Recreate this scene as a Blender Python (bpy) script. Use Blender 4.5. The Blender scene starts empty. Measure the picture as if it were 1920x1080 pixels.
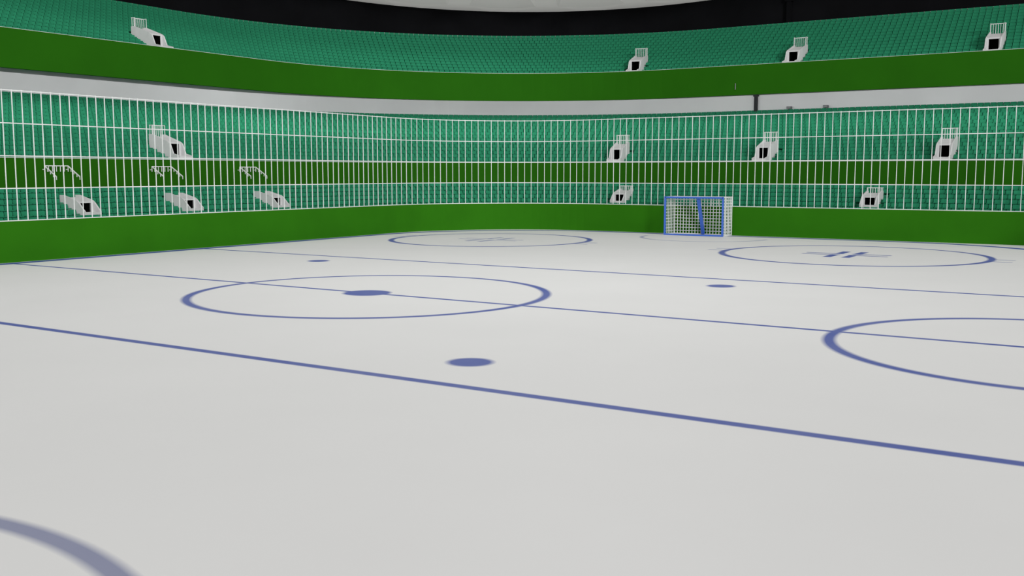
import bpy, bmesh, math
from mathutils import Vector, Matrix
import random
random.seed(4)
scene=bpy.context.scene
COL=scene.collection
H=3.0
# ---------------------------------------------------------------- materials
def mat(name,col,rough=0.6,var=0.0,scale=3.0,metal=0.0,spec=0.3):
    m=bpy.data.materials.new(name); m.use_nodes=True
    nt=m.node_tree; b=nt.nodes['Principled BSDF']
    b.inputs['Roughness'].default_value=rough
    b.inputs['Metallic'].default_value=metal
    b.inputs['Specular IOR Level'].default_value=spec
    b.inputs['Base Color'].default_value=(*col,1)
    if var>0:
        tc=nt.nodes.new('ShaderNodeTexCoord'); n=nt.nodes.new('ShaderNodeTexNoise')
        n.inputs['Scale'].default_value=scale; n.inputs['Detail'].default_value=4
        mr=nt.nodes.new('ShaderNodeMapRange'); mr.inputs['From Min'].default_value=.3; mr.inputs['From Max'].default_value=.7
        mr.inputs['To Min'].default_value=1-var; mr.inputs['To Max'].default_value=1+var
        mx=nt.nodes.new('ShaderNodeVectorMath'); mx.operation='SCALE'
        mx.inputs[0].default_value=col
        nt.links.new(tc.outputs['Object'],n.inputs['Vector']); nt.links.new(n.outputs['Fac'],mr.inputs['Value'])
        nt.links.new(mr.outputs['Result'],mx.inputs['Scale']); nt.links.new(mx.outputs['Vector'],b.inputs['Base Color'])
    return m
M_board=mat('green_board_paint',(0.022,0.134,0.004),.8,.06,.6,spec=.05)
M_fascia=mat('green_fascia_paint',(0.016,0.102,0.003),.8,.05,.5,spec=.05)
M_seat=mat('green_seat_plastic',(0.021,0.205,0.105),.8,.05,2.0,spec=.05)
M_conc=mat('green_painted_terrace',(0.026,0.195,0.105),.85,.08,1.5,spec=.05)
M_white=mat('white_painted_metal',(0.68,0.69,0.68),.5,.03,2)
M_entry=mat('pale_concrete',(0.58,0.58,0.58),.8,.06,2,spec=.1)
M_grey=mat('grey_wall_plaster',(0.72,0.72,0.73),.9,.04,.4,spec=.05)
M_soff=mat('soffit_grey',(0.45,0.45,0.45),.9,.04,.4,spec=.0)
M_black=mat('black_wall_cladding',(0.005,0.005,0.006),.9,.2,.5,spec=.05)
M_dark=mat('dark_doorway',(0.004,0.004,0.004),.9,.1,1,spec=.0)  # black lining, paints in the dark inside the entrance openings
M_roof=mat('roof_translucent',(0.78,0.77,0.74),.8,.08,.35,spec=.1)
nt=M_roof.node_tree; tr_=nt.nodes.new('ShaderNodeBsdfTranslucent'); tr_.inputs[0].default_value=(.68,.67,.65,1)  # translucency added so light from above brightens the roof panels
ms=nt.nodes.new('ShaderNodeMixShader'); ms.inputs[0].default_value=.6
nt.links.new(nt.nodes['Principled BSDF'].outputs[0],ms.inputs[1]); nt.links.new(tr_.outputs[0],ms.inputs[2])
nt.links.new(ms.outputs[0],nt.nodes['Material Output'].inputs[0])
M_trim=mat('light_trim',(0.50,0.54,0.50),.7,.05,1)
M_blue=mat('blue_goal_paint',(0.05,0.13,0.50),.45,.05,3)
M_net=mat('white_net_cord',(0.70,0.73,0.70),.8,.05,8)
M_pole=mat('dark_grey_metal',(0.025,0.025,0.03),.7,.1,3)
M_box=mat('grey_metal_box',(0.22,0.22,0.23),.6,.1,3)
# ---------------------------------------------------------------- helpers
def mesh_obj(name,verts,faces,m,smooth=False):
    me=bpy.data.meshes.new(name); me.from_pydata([tuple(v) for v in verts],[],faces); me.update()
    bm=bmesh.new(); bm.from_mesh(me); bmesh.ops.recalc_face_normals(bm,faces=bm.faces); bm.to_mesh(me); bm.free()
    me.materials.append(m)
    o=bpy.data.objects.new(name,me); COL.objects.link(o)
    return o
def box_vf(x0,x1,y0,y1,z0,z1):
    v=[(x0,y0,z0),(x1,y0,z0),(x1,y1,z0),(x0,y1,z0),(x0,y0,z1),(x1,y0,z1),(x1,y1,z1),(x0,y1,z1)]
    f=[(0,3,2,1),(4,5,6,7),(0,1,5,4),(1,2,6,5),(2,3,7,6),(3,0,4,7)]
    return v,f
def join(parts):
    V=[];F=[]
    for v,f in parts:
        n=len(V); V+=list(v); F+=[tuple(i+n for i in q) for q in f]
    return V,F
def beam_vf(p,q,w):
    p=Vector(p);q=Vector(q);d=(q-p).normalized()
    up=Vector((0,0,1)) if abs(d.z)<.9 else Vector((0,1,0))
    a=d.cross(up).normalized()*w/2; b=d.cross(a).normalized()*w/2
    v=[p-a-b,p+a-b,p+a+b,p-a+b,q-a-b,q+a-b,q+a+b,q-a+b]
    f=[(0,3,2,1),(4,5,6,7),(0,1,5,4),(1,2,6,5),(2,3,7,6),(3,0,4,7)]
    return v,f
def prism_vf(prof,xa,xb):
    n=len(prof)
    v=[(xa,y,z) for y,z in prof]+[(xb,y,z) for y,z in prof]
    f=[tuple(range(n)),tuple(reversed(range(n,2*n)))]+[(i,(i+1)%n,(i+1)%n+n,i+n) for i in range(n)]
    return v,f
def parent(c,p):
    c.parent=p; c.matrix_parent_inverse=p.matrix_basis.inverted()
def empty(name,loc,label,cat,rz=0):
    e=bpy.data.objects.new(name,None); e.empty_display_size=.3; e.location=loc; e.rotation_euler=(0,0,rz)
    COL.objects.link(e); e['label']=label; e['category']=cat; return e
def sweep(name,profile,st,m,closed=True):
    V=[];F=[];n=len(profile)
    for (p,nn) in st:
        for (o,z) in profile: V.append((p[0]+nn[0]*o,p[1]+nn[1]*o,z))
    k=n if closed else n-1
    for i in range(len(st)-1):
        for j in range(k):
            a=i*n+j;b=i*n+(j+1)%n;F.append((a,b,b+n,a+n))
    if closed:
        F.append(tuple(range(n))); F.append(tuple((len(st)-1)*n+j for j in reversed(range(n))))
    return mesh_obj(name,V,F,m)
# ---------------------------------------------------------------- bowl path
LX,FY,R0=-32.55,46.9,9.0
CX,CY=LX+R0,FY-R0
ARC=R0*math.pi/2
S0=-26.0; S1=ARC+(4-CX)
def bp(s):
    if s<=0: return (LX,CY+s),(-1.0,0.0)
    if s<=ARC:
        t=s/R0; n=(-math.cos(t),math.sin(t)); return (CX+R0*n[0],CY+R0*n[1]),n
    return (CX+s-ARC,FY),(0.0,1.0)
def s_left(y): return y-CY
def s_arc(deg): return R0*math.radians(deg)
def s_far(x): return ARC+x-CX
def scale_at(s,o): return (R0+o)/R0 if 0<s<ARC else 1.0
def rlen(s,o):   # true length along an offset row
    k=(R0+o)/R0
    return s if s<=0 else (s*k if s<=ARC else ARC*k+s-ARC)
def rinv(l,o):
    k=(R0+o)/R0
    return l if l<=0 else (l/k if l<=ARC*k else ARC+l-ARC*k)
base_s=[S0+i*(-S0)/12 for i in range(13)]+[ARC*i/36 for i in range(1,37)]+[ARC+(S1-ARC)*i/14 for i in range(1,15)]
st_all=[bp(s) for s in base_s]
# tiers: o0, z0, tread, rise, rows
T={'lower':(0.9,1.17,.50,.200,6),'middle':(3.98,3.40,.506,.2005,16),'upper':(7.2,8.56,.42,.214,15)}
VW=0.31
vom={'lower':[s_left(23.8),s_left(28.7),s_left(33.7),s_arc(86),s_far(-11.4)],
     'middle':[s_left(30.4),s_arc(80.3),s_far(-17.5),s_far(-8.75)],
     'upper':[s_left(32.2),s_arc(80.6),s_far(-17.1),s_far(-7.30)]}
vrows={'lower':(1,3),'middle':(0,4),'upper':(0,5)}
stand=empty('grandstand',(LX,FY,0),'green seating bowl with stepped terraces and green parapets','grandstand')
def terrace(tier):
    o0,z0,tr,ri,n=T[tier]; r0,rn=vrows[tier]
    cuts=[]
    for s in vom[tier]:
        k=scale_at(s,o0+1.2); cuts.append((s-VW/k,s+VW/k))
    ss=sorted(set([round(x,5) for x in base_s+[c for p in cuts for c in p]]))
    V=[];F=[]
    def quad(a,b,c,d):
        i=len(V); V.extend([a,b,c,d]); F.append((i,i+1,i+2,i+3))
    for a,b in zip(ss,ss[1:]):
        mid=(a+b)/2; incut=any(c[0]<mid<c[1] for c in cuts)
        (pa,na),(pb,nb)=bp(a),bp(b)
        def P(p,nn,o,z): return (p[0]+nn[0]*o,p[1]+nn[1]*o,z)
        for j in range(n):
            if incut and r0<=j<r0+rn: continue
            o=o0+j*tr; z=z0+j*ri; zl=z-(ri if j else 1.15 if tier=='lower' else .05)
            quad(P(pa,na,o,zl),P(pb,nb,o,zl),P(pb,nb,o,z),P(pa,na,o,z))
            quad(P(pa,na,o,z),P(pb,nb,o,z),P(pb,nb,o+tr,z),P(pa,na,o+tr,z))
    o=mesh_obj('terrace',V,F,M_conc); parent(o,stand); o['label']='stepped terrace of the %s tier'%tier
for t in T: terrace(t)
def part(name,prof,m,lab=None,st=st_all):
    o=sweep(name,prof,st,m); parent(o,stand)
    if lab: o['label']=lab
    return o
part('parapet',[(3.905,1.7),(3.97,1.7),(3.97,3.57),(3.905,3.57)],M_fascia,'green parapet between lower and middle seating')
part('parapet_cap',[(3.89,3.572),(3.975,3.572),(3.975,3.60),(3.89,3.60)],M_trim,'thin pale capping strip')
part('balcony_fascia',[(6.90,7.22),(7.12,7.22),(7.12,8.80),(6.90,8.80)],M_fascia,'tall green fascia of the upper balcony')
part('fascia_cap',[(6.89,8.802),(7.13,8.802),(7.13,8.82),(6.89,8.82)],M_trim,'thin pale capping strip')
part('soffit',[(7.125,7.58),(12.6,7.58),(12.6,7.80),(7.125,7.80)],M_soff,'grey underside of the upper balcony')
ztop=8.56+15*.214
part('back_rim',[(13.5,ztop-.30),(13.7,ztop-.30),(13.7,ztop+.06),(13.5,ztop+.06)],M_trim,'pale rim behind the top seat row')
w=sweep('wall_concourse',[(12.1,6.0),(12.3,6.0),(12.3,7.57),(12.1,7.57)],st_all,M_grey); w['kind']='structure'; w['label']='light grey wall behind the middle seating'
w=sweep('wall_back',[(14.0,ztop-.5),(14.25,ztop-.5),(14.25,14.9),(14.0,14.9)],st_all,M_black); w['kind']='structure'; w['label']='black wall above the upper seating'
# ceiling (folded panels) with a rim that rises away from the corner
V=[];F=[]
ss=[S0+i*(-S0)/12 for i in range(12)]+[ARC*i/24 for i in range(25)]+[ARC+(S1-ARC)*i/14 for i in range(1,15)]
for i,s in enumerate(ss):
    p,n=bp(s)
    t=(s/R0-math.radians(61))/math.radians(33); lift=min(1.2,.34*t*t)
    for j,(o,z,a) in enumerate([(13.98,13.42,0),(12.6,13.47,.05),(8.0,14.1,.32),(3.0,15.0,.2)]):
        zz=z+(a if (i//2+j)%2 else -a)+lift
        V.append((p[0]+n[0]*o,p[1]+n[1]*o,zz))
for i in range(len(ss)-1):
    for j in range(3):
        a=i*4+j
        if (i//2+j)%2: F+=[(a,a+1,a+5),(a,a+5,a+4)]
        else: F+=[(a,a+1,a+4),(a+1,a+5,a+4)]
c=mesh_obj('ceiling',V,F,M_roof); c['kind']='structure'; c['label']='pale grey folded roof panels'
# ---------------------------------------------------------------- seats
def seat_geo():
    parts=[]
    xs=[-.205,-.12,0,.12,.205]; ys=[-.03,-.01,0,-.01,-.03]
    v=[];f=[]
    for z,dy,sx in [(.16,0,.94),(.28,.012,1),(.46,.045,1),(.50,.05,.92)]:
        for x,y in zip(xs,ys): v.append((x*sx,.17+y+dy,z))
        for x,y in zip(xs,ys): v.append((x*sx,.205+y+dy,z))
    for r in range(3):
        for c in range(4):
            a=r*10+c; f.append((a,a+1,a+11,a+10)); b=a+5; f.append((b+1,b,b+10,b+11))
        for a,b in((0,5),(4,9)):
            f.append((r*10+a,r*10+a+10,r*10+b+10,r*10+b))
    for c in range(4):
        a=30+c; f.append((a,a+1,a+6,a+5))
    parts.append((v,f))
    v=[(-.20,-.22,.22),(.20,-.22,.22),(.20,.16,.19),(-.20,.16,.19),(-.19,-.22,.15),(.19,-.22,.15),(.17,.16,.14),(-.17,.16,.14)]
    f=[(0,1,2,3),(7,6,5,4),(0,4,5,1),(1,5,6,2),(2,6,7,3),(3,7,4,0)]
    parts.append((v,f))
    parts.append(box_vf(-.03,.03,-.02,.10,0,.16))
    V,F=join(parts)
    return [(x*.70,y*.64,z*.54) for x,y,z in V],F
SV,SF=seat_geo()
seats=[]
cam=Vector((0,0,H))
SP=.315
for t in T:
    o0,z0,tr,ri,n=T[t]; r0,rn=vrows[t]
    for j in range(n):
        o=o0+j*tr+tr*.55; z=z0+j*ri+.002
        l=-21.0 if t!='upper' else -19.0
        lend=rlen(S1-3.0,o)
        while l<lend:
            s=rinv(l,o); k=scale_at(s,o)
            ok=True
            if r0<=j<r0+rn:
                for vs in vom[t]:
                    if abs(s-vs)*k<VW+.21: ok=False
            if ok:
                p,nn=bp(s); q=Vector((p[0]+nn[0]*o,p[1]+nn[1]*o,z))
                rz=math.atan2(nn[1],nn[0])-math.pi/2
                seats.append((q,rz,t,j))
            l+=SP
seats.sort(key=lambda a:(a[0]-cam).length)
yaw=math.radians(32.55)
def inview(q):
    x=q.x*math.cos(yaw)+q.y*math.sin(yaw); y=-q.x*math.sin(yaw)+q.y*math.cos(yaw)
    if not(y>0 and abs(x/y)<.500): return False
    return (q.z+.3-H)/y<.27
def shows(a):
    if a[2]=='lower' and a[3]<1: return False
    if a[2]=='middle' and a[3]<1: return False
    return inview(a[0])
near=[a for a in seats if shows(a)][:300]
ids=set(id(a) for a in near)
rest=[a for a in seats if id(a) not in ids]
sm=bpy.data.meshes.new('stadium_seat'); sm.from_pydata(SV,[],SF); sm.update(); sm.materials.append(M_seat)
for q,rz,t,j in near:
    o=bpy.data.objects.new('stadium_seat',sm); o.location=q; o.rotation_euler=(0,0,rz); COL.objects.link(o)
    o['label']='green plastic stadium seat on the %s terrace'%t; o['category']='seat'; o['group']='green seats on the terraces'
V=[];F=[]
for q,rz,t,j in rest:
    c,s=math.cos(rz),math.sin(rz); n=len(V)
    V+=[(q.x+c*x-s*y,q.y+s*x+c*y,q.z+z) for x,y,z in SV]
    F+=[tuple(i+n for i in f) for f in SF]
me=bpy.data.meshes.new('stadium_seats'); me.from_pydata(V,[],F); me.update(); me.materials.append(M_seat)
o=bpy.data.objects.new('stadium_seats',me); COL.objects.link(o)
o['kind']='stuff'; o['label']='rows of green plastic stadium seats filling the terraces'; o['category']='seats'
# ---------------------------------------------------------------- stand entrances
def entrance_meshes(L,tag):
    w=.365;t=.06
    # wing height, door sill, door head, door plane, back top, rail height
    hf,zs,zd,yd,hb,rh={'lower':(.20,.14,.50,.42,.80,.14),'middle':(.36,.36,.90,.72,1.34,.40),'upper':(.36,.36,.90,.72,1.38,.40)}[tag]
    out=[]
    prof=[(0,-.3),(L,-.3),(L,hb),(L-.22,hb),(yd+.05,zd+.10),(yd-.10,zd+.0),(yd-.30,hf+.10),(0,hf)]
    for sx in(-1,1): out.append(('side_wall',*prism_vf(prof,sx*w,sx*(w-t)),M_entry))
    d=.225; wi=w-t
    v,f=join([box_vf(-wi,-d,yd,yd+.1,-.3,zd+.07),box_vf(d,wi,yd,yd+.1,-.3,zd+.07),box_vf(-d,d,yd,yd+.1,zd,zd+.07),box_vf(-d,d,yd,yd+.1,-.3,zs)])
    out.append(('door_wall',v,f,M_entry))
    slab=[(yd,zd+.07),(L-.25,hb-.10),(L,hb-.10),(L,hb-.18),(L-.25,hb-.18),(yd+.1,zd+.01)]
    out.append(('roof_slab',*prism_vf(slab,-wi,wi),M_entry))
    v,f=join([box_vf(-wi,wi,0,yd,-.25,zs*.45),box_vf(-wi,wi,yd*.55,yd,zs*.45,zs)])
    out.append(('landing',v,f,M_entry))
    out.append(('low_wall',*box_vf(-wi,wi,0.0,.07,zs*.45,hf-.03),M_entry))
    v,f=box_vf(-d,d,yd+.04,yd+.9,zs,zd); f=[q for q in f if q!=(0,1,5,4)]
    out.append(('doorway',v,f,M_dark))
    bars=[]
    for i in range(7):
        x=-w+.03+i*(2*w-.06)/6; bars.append(beam_vf((x,L-.05,hb-.12),(x,L-.05,hb+rh),.024))
    bars.append(beam_vf((-w,L-.05,hb+rh),(w,L-.05,hb+rh),.036))
    for sx in(-1,1):
        x=sx*(w-.04)
        bars.append(beam_vf((x,L-.05,hb+rh),(x,L-.24,hb+rh),.03)); bars.append(beam_vf((x,L-.24,hb-.06),(x,L-.24,hb+rh+.015),.026))
    out.append(('railing',*join(bars),M_white))
    protos=[]
    for nm,v,f,m in out:
        me=bpy.data.meshes.new(nm); me.from_pydata([tuple(a) for a in v],[],f); me.update()
        bm=bmesh.new(); bm.from_mesh(me); bmesh.ops.recalc_face_normals(bm,faces=bm.faces); bm.to_mesh(me); bm.free()
        me.materials.append(m); protos.append((nm,me))
    return protos
for t in T:
    o0,z0,tr,ri,n=T[t]; r0,rn=vrows[t]; L=rn*tr; pr=entrance_meshes(L,t)
    for s in vom[t]:
        p,nn=bp(s); rz=math.atan2(nn[1],nn[0])-math.pi/2; of=o0+r0*tr
        e=empty('stand_entrance',(p[0]+nn[0]*of,p[1]+nn[1]*of,z0+r0*ri),'pale concrete stair entrance with white railing in the %s tier'%t,'stairway entrance',rz)
        e['group']='stair entrances in the stands'
        for nm,me in pr:
            if t=='lower' and nm=='railing' and s<0: continue
            c=bpy.data.objects.new(nm,me); COL.objects.link(c); c.parent=e
            if nm=='doorway': c['label']='dark open doorway'
# handrails on the parapet above the lower entrances (side stand)
for y in (23.95,28.9,33.8):
    e=empty('handrail',(LX-3.905,y,2.86),'white metal handrail fixed to the green parapet','handrail')
    e['group']='handrails on the parapet'
    b=[]
    b.append(beam_vf((.12,-.5,.42),(.12,.5,.42),.034))
    for i in range(7):
        yy=-.5+i/6; b.append(beam_vf((.12,yy,.42),(.12,yy,.20),.024))
    v,f=join(b); r=mesh_obj('top_rail',v,f,M_white); r.parent=e
    for yy in(-.5,.5):
        b=[beam_vf((.12,yy,.42),(.85,yy,.0),.034)]
        for k in range(1,5):
            x=.12+.73*k/4; z=.42-.42*k/4; b.append(beam_vf((x,yy,z),(x,yy,z-.12),.024))
        v,f=join(b); r=mesh_obj('sloped_rail',v,f,M_white); r.parent=e
    b=[beam_vf((0,yy,.28),(.14,yy,.28),.03) for yy in(-.5,.5)]
    v,f=join(b); r=mesh_obj('bracket',v,f,M_white); r.parent=e
# ---------------------------------------------------------------- rink board + fence
BFY=47.1; BR=7.4; RX=.9; RR=6.0
def seg_left(y0=12.0): return [((LX,y),(-1.,0.)) for y in (y0,(y0+BFY-BR)/2,BFY-BR)]
def seg_corner():
    return [((LX+BR-BR*math.cos(t),BFY-BR+BR*math.sin(t)),(-math.cos(t),math.sin(t))) for t in [math.pi/2*i/28 for i in range(29)]]
def seg_far(): return [((x,BFY),(0.,1.)) for x in (LX+BR,-15.,RX-RR)]
def seg_rc(): return [((RX-RR+RR*math.sin(t),BFY-RR+RR*math.cos(t)),(math.sin(t),math.cos(t))) for t in [math.pi/2*i/20 for i in range(21)]]
full=seg_left()+seg_corner()[1:]+seg_far()[1:]+seg_rc()[1:]
b=sweep('rink_board',[(0,0.0),(.14,0.0),(.14,1.38),(0,1.38)],full,M_board)
b['label']='solid green dasher board curving around the ice'; b['category']='barrier'
ZB=1.384; FH=4.40
def walk(st,step):
    pts=[];acc=0;prev=st[0];nxt=step/2
    for cur in st[1:]:
        a=Vector(prev[0]);c=Vector(cur[0]);L=(c-a).length
        while nxt<=acc+L:
            t=(nxt-acc)/L; p=a.lerp(c,t); n=Vector(prev[1]).lerp(Vector(cur[1]),t).normalized(); pts.append((p,n)); nxt+=step
        acc+=L; prev=cur
    return pts,acc
pv,pf=box_vf(-.0135,.0135,-.0135,.0135,0,FH-.0)
pm=bpy.data.meshes.new('picket'); pm.from_pydata(pv,[],pf); pm.update(); pm.materials.append(M_white)
for st,lab in((seg_left(),'along the side stand'),(seg_corner(),'at the curved corner'),(seg_far(),'behind the goal'),(seg_rc(),'at the tighter corner')):
    p0,n0=st[0]
    e=empty('safety_fence',(p0[0]+n0[0]*.07,p0[1]+n0[1]*.07,ZB),'tall white barred fence on green board '+lab,'fence')
    e['group']='white fence sections on the rink board'
    for k in range(5):
        z=ZB+k*(FH-.05)/4
        r=sweep('rail',[(.05,z),(.09,z),(.09,z+.034),(.05,z+.034)],st,M_white); parent(r,e)
    L=sum((Vector(a[0])-Vector(c[0])).length for a,c in zip(st,st[1:]))
    nst=round(L/.355); pts,_=walk(st,L/nst-1e-6)
    for p,n in pts:
        c=bpy.data.objects.new('picket',pm); COL.objects.link(c)
        q=p+n*.07; c.location=(q.x-e.location.x,q.y-e.location.y,0.0); c.rotation_euler=(0,0,math.atan2(n.y,n.x)); c.parent=e
# ---------------------------------------------------------------- goal
GX0,GX1,GY,GD,GH=-20.35,-17.40,45.75,1.18,1.88
g=empty('hockey_goal',((GX0+GX1)/2,GY,0),'blue framed goal with white net in front of the green board','goal')
W=(GX1-GX0)/2; tb=.085
def gp(name,parts,m,lab=None):
    v,f=join(parts); o=mesh_obj(name,v,f,m); o.parent=g
    bv=o.modifiers.new('b','BEVEL'); bv.width=.008; bv.segments=1
    if lab:o['label']=lab
    return o
for sx in(-1,1):
    gp('post',[beam_vf((sx*W,0,0),(sx*W,0,GH),tb)],M_blue)
gp('crossbar',[beam_vf((-W,0,GH-.05),(W,0,GH-.05),tb)],M_blue)
gp('base_bar',[beam_vf((-W,0,.04),(W,0,.04),.07)],M_blue)
gp('brace',[beam_vf((.20,.1,GH-.1),(.06,GD-.05,.06),.15)],M_blue,'slanted blue brace inside the net')
gp('back_frame',[beam_vf((-W,GD,0),(-W,GD,GH),.045),beam_vf((W,GD,0),(W,GD,GH),.045),beam_vf((-W,GD,GH-.03),(W,GD,GH-.03),.045),beam_vf((-W,GD,.03),(W,GD,.03),.045),
  beam_vf((-W,0,GH-.03),(-W,GD,GH-.03),.045),beam_vf((W,0,GH-.03),(W,GD,GH-.03),.045),beam_vf((-W,0,.03),(-W,GD,.03),.045),beam_vf((W,0,.03),(W,GD,.03),.045)],M_white,'white rear frame')
net=[];sw=.026;cell=.150
n=int(2*W/cell)
for i in range(n+1):
    x=-W+2*W*i/n; net.append(beam_vf((x,GD,.03),(x,GD,GH-.03),sw)); net.append(beam_vf((x,0.06,GH-.02),(x,GD,GH-.02),sw))
nz=int(GH/cell)
for i in range(nz+1):
    z=.03+(GH-.06)*i/nz; net.append(beam_vf((-W,GD,z),(W,GD,z),sw))
    for sx in(-1,1): net.append(beam_vf((sx*W,0.06,z),(sx*W,GD,z),sw*.8))
ny=6
for i in range(ny+1):
    y=.06+(GD-.06)*i/ny; net.append(beam_vf((-W,y,GH-.02),(W,y,GH-.02),sw))
    for sx in(-1,1): net.append(beam_vf((sx*W,y,.03),(sx*W,y,GH-.03),sw*.8))
v,f=join(net); o=mesh_obj('net',v,f,M_net); o.parent=g; o['label']='white square-mesh goal net'
# ---------------------------------------------------------------- small fittings
def fit(name,parts,m,label,cat):
    v,f=join(parts); c=sum((Vector(a) for a in v),Vector())/len(v); c.z=min(a[2] for a in v)
    o=mesh_obj(name,[Vector(a)-c for a in v],f,m); o.location=c; o['label']=label; o['category']=cat; return o
fit('wall_pipe',[box_vf(-20.6,-20.42,58.82,58.99,6.62,7.57),box_vf(-20.66,-20.36,58.8,58.99,7.49,7.57)],M_pole,'dark vertical pipe on the grey wall','pipe')
for x in(-18.5,-16.4):
    fit('speaker',[box_vf(x-.13,x+.13,58.75,58.99,6.70,6.84),box_vf(x-.10,x+.10,58.72,58.75,6.72,6.82)],M_box,'small grey speaker box on the grey wall','speaker')
fit('roof_column',[box_vf(-19.4,-19.15,60.62,60.88,ztop+.1,13.3),box_vf(-19.5,-19.05,60.58,60.89,13.1,13.3)],M_black,'black column between upper seats and roof','column')
fit('cable_conduit',[box_vf(-19.915,-19.885,53.76,53.795,7.55,7.85),box_vf(-19.925,-19.875,53.75,53.795,7.52,7.55)],M_box,'thin grey conduit on the green fascia','cable')
# ---------------------------------------------------------------- ice floor
v=[(-34.5,-14,0),(8,-14,0),(8,49.2,0),(-34.5,49.2,0)]
me=bpy.data.meshes.new('floor'); me.from_pydata(v,[],[(0,1,2,3)]); me.update()
ice=bpy.data.objects.new('floor',me); COL.objects.link(ice); ice['kind']='structure'; ice['label']='white ice surface with painted blue hockey markings'
m=bpy.data.materials.new('ice_with_markings'); m.use_nodes=True; nt=m.node_tree; bs=nt.nodes['Principled BSDF']
tc=nt.nodes.new('ShaderNodeTexCoord'); sp=nt.nodes.new('ShaderNodeSeparateXYZ'); nt.links.new(tc.outputs['Object'],sp.inputs[0])
X=sp.outputs['X'];Y=sp.outputs['Y']
def N(op,a,b=None,c=None):
    n=nt.nodes.new('ShaderNodeMath'); n.operation=op
    for i,q in enumerate((a,b,c)):
        if q is None: continue
        if isinstance(q,(int,float)): n.inputs[i].default_value=q
        else: nt.links.new(q,n.inputs[i])
    return n.outputs[0]
def mrange(v,a,b,c,d):
    n=nt.nodes.new('ShaderNodeMapRange'); n.clamp=True
    for k,q in zip(('From Min','From Max','To Min','To Max'),(a,b,c,d)): n.inputs[k].default_value=q
    nt.links.new(v,n.inputs['Value']); return n.outputs[0]
def fall(d,w,soft=.03): return mrange(d,w-soft,w+soft,1,0)
def dist(cx,cy):
    a=N('SUBTRACT',X,cx);b=N('SUBTRACT',Y,cy); return N('SQRT',N('ADD',N('MULTIPLY',a,a),N('MULTIPLY',b,b)))
def ring(cx,cy,r,w=.11,soft=.05): return fall(N('ABSOLUTE',N('SUBTRACT',dist(cx,cy),r)),w,soft)
def dot(cx,cy,r): return fall(dist(cx,cy),r,.06)
def rect(cx,cy,hx,hy,soft=.03):
    a=N('SUBTRACT',N('ABSOLUTE',N('SUBTRACT',X,cx)),hx);b=N('SUBTRACT',N('ABSOLUTE',N('SUBTRACT',Y,cy)),hy)
    return fall(N('MAXIMUM',a,b),0,soft)
els=[]
for y,w in((11.49,.10),(19.41,.085),(27.4,.10)): els.append(rect(-15.8,y,16.6,w))
els.append(ring(-16.6,19.4,4.42)); els.append(dot(-16.72,19.41,.60))
for cx,cy in((-24.3,25.7),(-9.78,25.7),(-9.14,13.08),(-24.3,13.1)): els.append(dot(cx,cy,.37))
els.append(ring(-1.26,19.4,3.80))
for cx,cy,r in((-25.6,38.3,4.5),(-9.52,38.25,4.70),(-7.80,.05,4.72)):
    els.append(ring(cx,cy,r,.13 if cy>20 else .11))
    if cy>20:
        wb,wt,fc,hx_=(.15,.12,1.0,cx-.20) if cx>-15 else (.12,.09,.75,cx)
        for sx in(-1,1):
            for sy in(-1,1):
                els.append(N('MULTIPLY',rect(hx_+sx*.33,cy+sy*.80,wb,.66),fc))
                els.append(N('MULTIPLY',rect(hx_+sx*.85,cy+sy*.30,.70,wt),fc*.85))
        for sx in(-1,1):
            for dy in(-.45,.45): els.append(N('MULTIPLY',rect(cx+sx*(r+.30),cy+dy,.42,.08),.8))
cr=ring(-17.9,44.85,2.95,.09); els.append(N('MULTIPLY',N('MULTIPLY',cr,fall(Y,44.85,.03)),.6))
els.append(N('MULTIPLY',rect(-16,44.87,14,.05),.2))
# boundary : rounded rectangle
cx,cy,hx,hy,rr=-16.85,17.0,15.36,29.62,8.2
qx=N('MAXIMUM',N('SUBTRACT',N('ABSOLUTE',N('SUBTRACT',X,cx)),hx-rr),0.0);qy=N('MAXIMUM',N('SUBTRACT',N('ABSOLUTE',N('SUBTRACT',Y,cy)),hy-rr),0.0)
d=N('ABSOLUTE',N('SUBTRACT',N('SQRT',N('ADD',N('MULTIPLY',qx,qx),N('MULTIPLY',qy,qy))),rr))
els.append(N('MULTIPLY',fall(d,.26,.05),N('MAXIMUM',fall(X,-20,.5),mrange(Y,36,37,0,1))))
acc=els[0]
for e in els[1:]: acc=N('MAXIMUM',acc,e)
no=nt.nodes.new('ShaderNodeTexNoise'); no.inputs['Scale'].default_value=.35; no.inputs['Detail'].default_value=5
nt.links.new(tc.outputs['Object'],no.inputs['Vector'])
wear=mrange(no.outputs['Fac'],.3,.7,.9,1.0)
fac=N('MULTIPLY',N('MULTIPLY',acc,wear),mrange(Y,4,11,.74,1.0))
cr=mrange(no.outputs['Fac'],.3,.7,.735,.755)
sc=nt.nodes.new('ShaderNodeVectorMath'); sc.operation='SCALE'; sc.inputs[0].default_value=(1.0,.995,.985); nt.links.new(cr,sc.inputs['Scale'])
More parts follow.
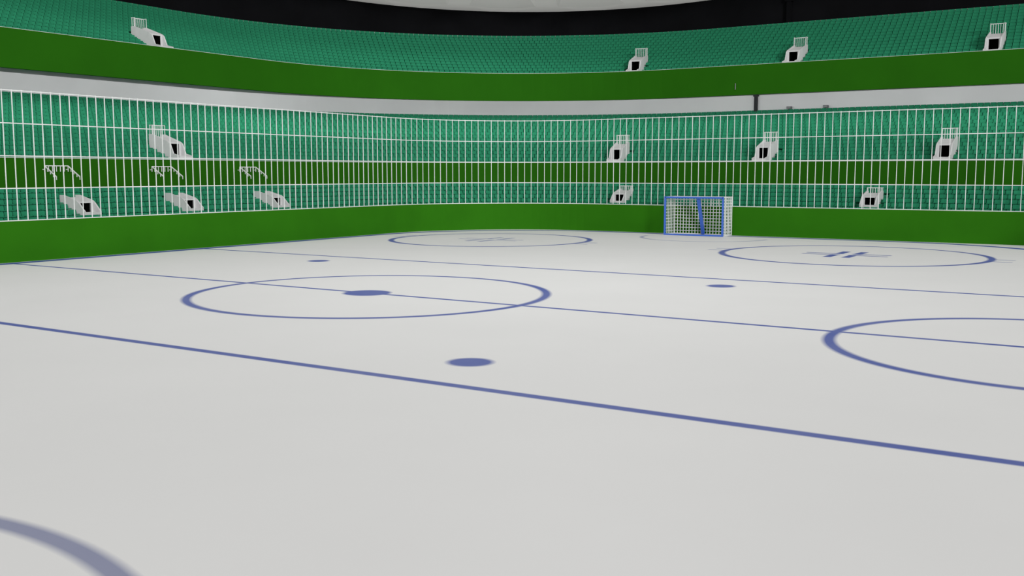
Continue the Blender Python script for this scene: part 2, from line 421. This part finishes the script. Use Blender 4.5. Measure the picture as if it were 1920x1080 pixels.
# slightly greyer paint on the near marking
pc=nt.nodes.new('ShaderNodeMix'); pc.data_type='RGBA'; nt.links.new(mrange(Y,4,11,0,1),pc.inputs[0])
pc.inputs[6].default_value=(.110,.130,.280,1); pc.inputs[7].default_value=(.050,.085,.34,1)
mx=nt.nodes.new('ShaderNodeMix'); mx.data_type='RGBA'
nt.links.new(fac,mx.inputs[0]); nt.links.new(sc.outputs[0],mx.inputs[6]); nt.links.new(pc.outputs[2],mx.inputs[7])
nt.links.new(mx.outputs[2],bs.inputs['Base Color']); bs.inputs['Roughness'].default_value=.55; bs.inputs['Specular IOR Level'].default_value=.35
me.materials.append(m)
# ---------------------------------------------------------------- light
wd=bpy.data.worlds.new('world'); scene.world=wd; wd.use_nodes=True
bg=wd.node_tree.nodes['Background']; bg.inputs[0].default_value=(1,.995,.985,1); bg.inputs[1].default_value=.60
def sun(e,ang,d):
    sl=bpy.data.lights.new('sun','SUN'); sl.energy=e; sl.angle=math.radians(ang)
    so=bpy.data.objects.new('sun',sl); COL.objects.link(so); so.rotation_euler=Vector(d).to_track_quat('-Z','Y').to_euler(); so.location=(10,-10,30)
sun(.80,15,(-.72,.48,-.60))
sun(1.4,10,(-.72,.66,-.15))  # second low sun, added as fill to light the stands
def area(loc,sx,sy,e,d):
    l=bpy.data.lights.new('fill_light','AREA'); l.shape='RECTANGLE'; l.size=sx; l.size_y=sy; l.energy=e
    o=bpy.data.objects.new('fill_light',l); COL.objects.link(o); o.location=loc
    o.rotation_euler=Vector(d).to_track_quat('-Z','Y').to_euler()
area((-14,24,14.2),12,9,600,(0,0,-1))  # added fill light over the ice, brightens its farther part
# added strip-shaped fill lights, hidden behind the balcony fascia, brighten the concourse wall
def strip(s,length,e,o=7.25):
    p,n=bp(s); area((p[0]+n[0]*o,p[1]+n[1]*o,7.40),length,.16,e,(n[0],n[1],-.05))
strip(-9,24,300)
for k in range(8): strip(ARC*(k+.5)/8,2.9,42)
strip(ARC+13,26,330)
# ---------------------------------------------------------------- camera
cd=bpy.data.cameras.new('camera'); cd.sensor_width=36; cd.lens=1900/1920*36; cd.clip_end=300
co=bpy.data.objects.new('camera',cd); COL.objects.link(co); co.location=(0,0,H)
co.rotation_euler=(math.radians(90-6.47),0,math.radians(32.55)); scene.camera=co
scene.view_settings.view_transform='Standard'
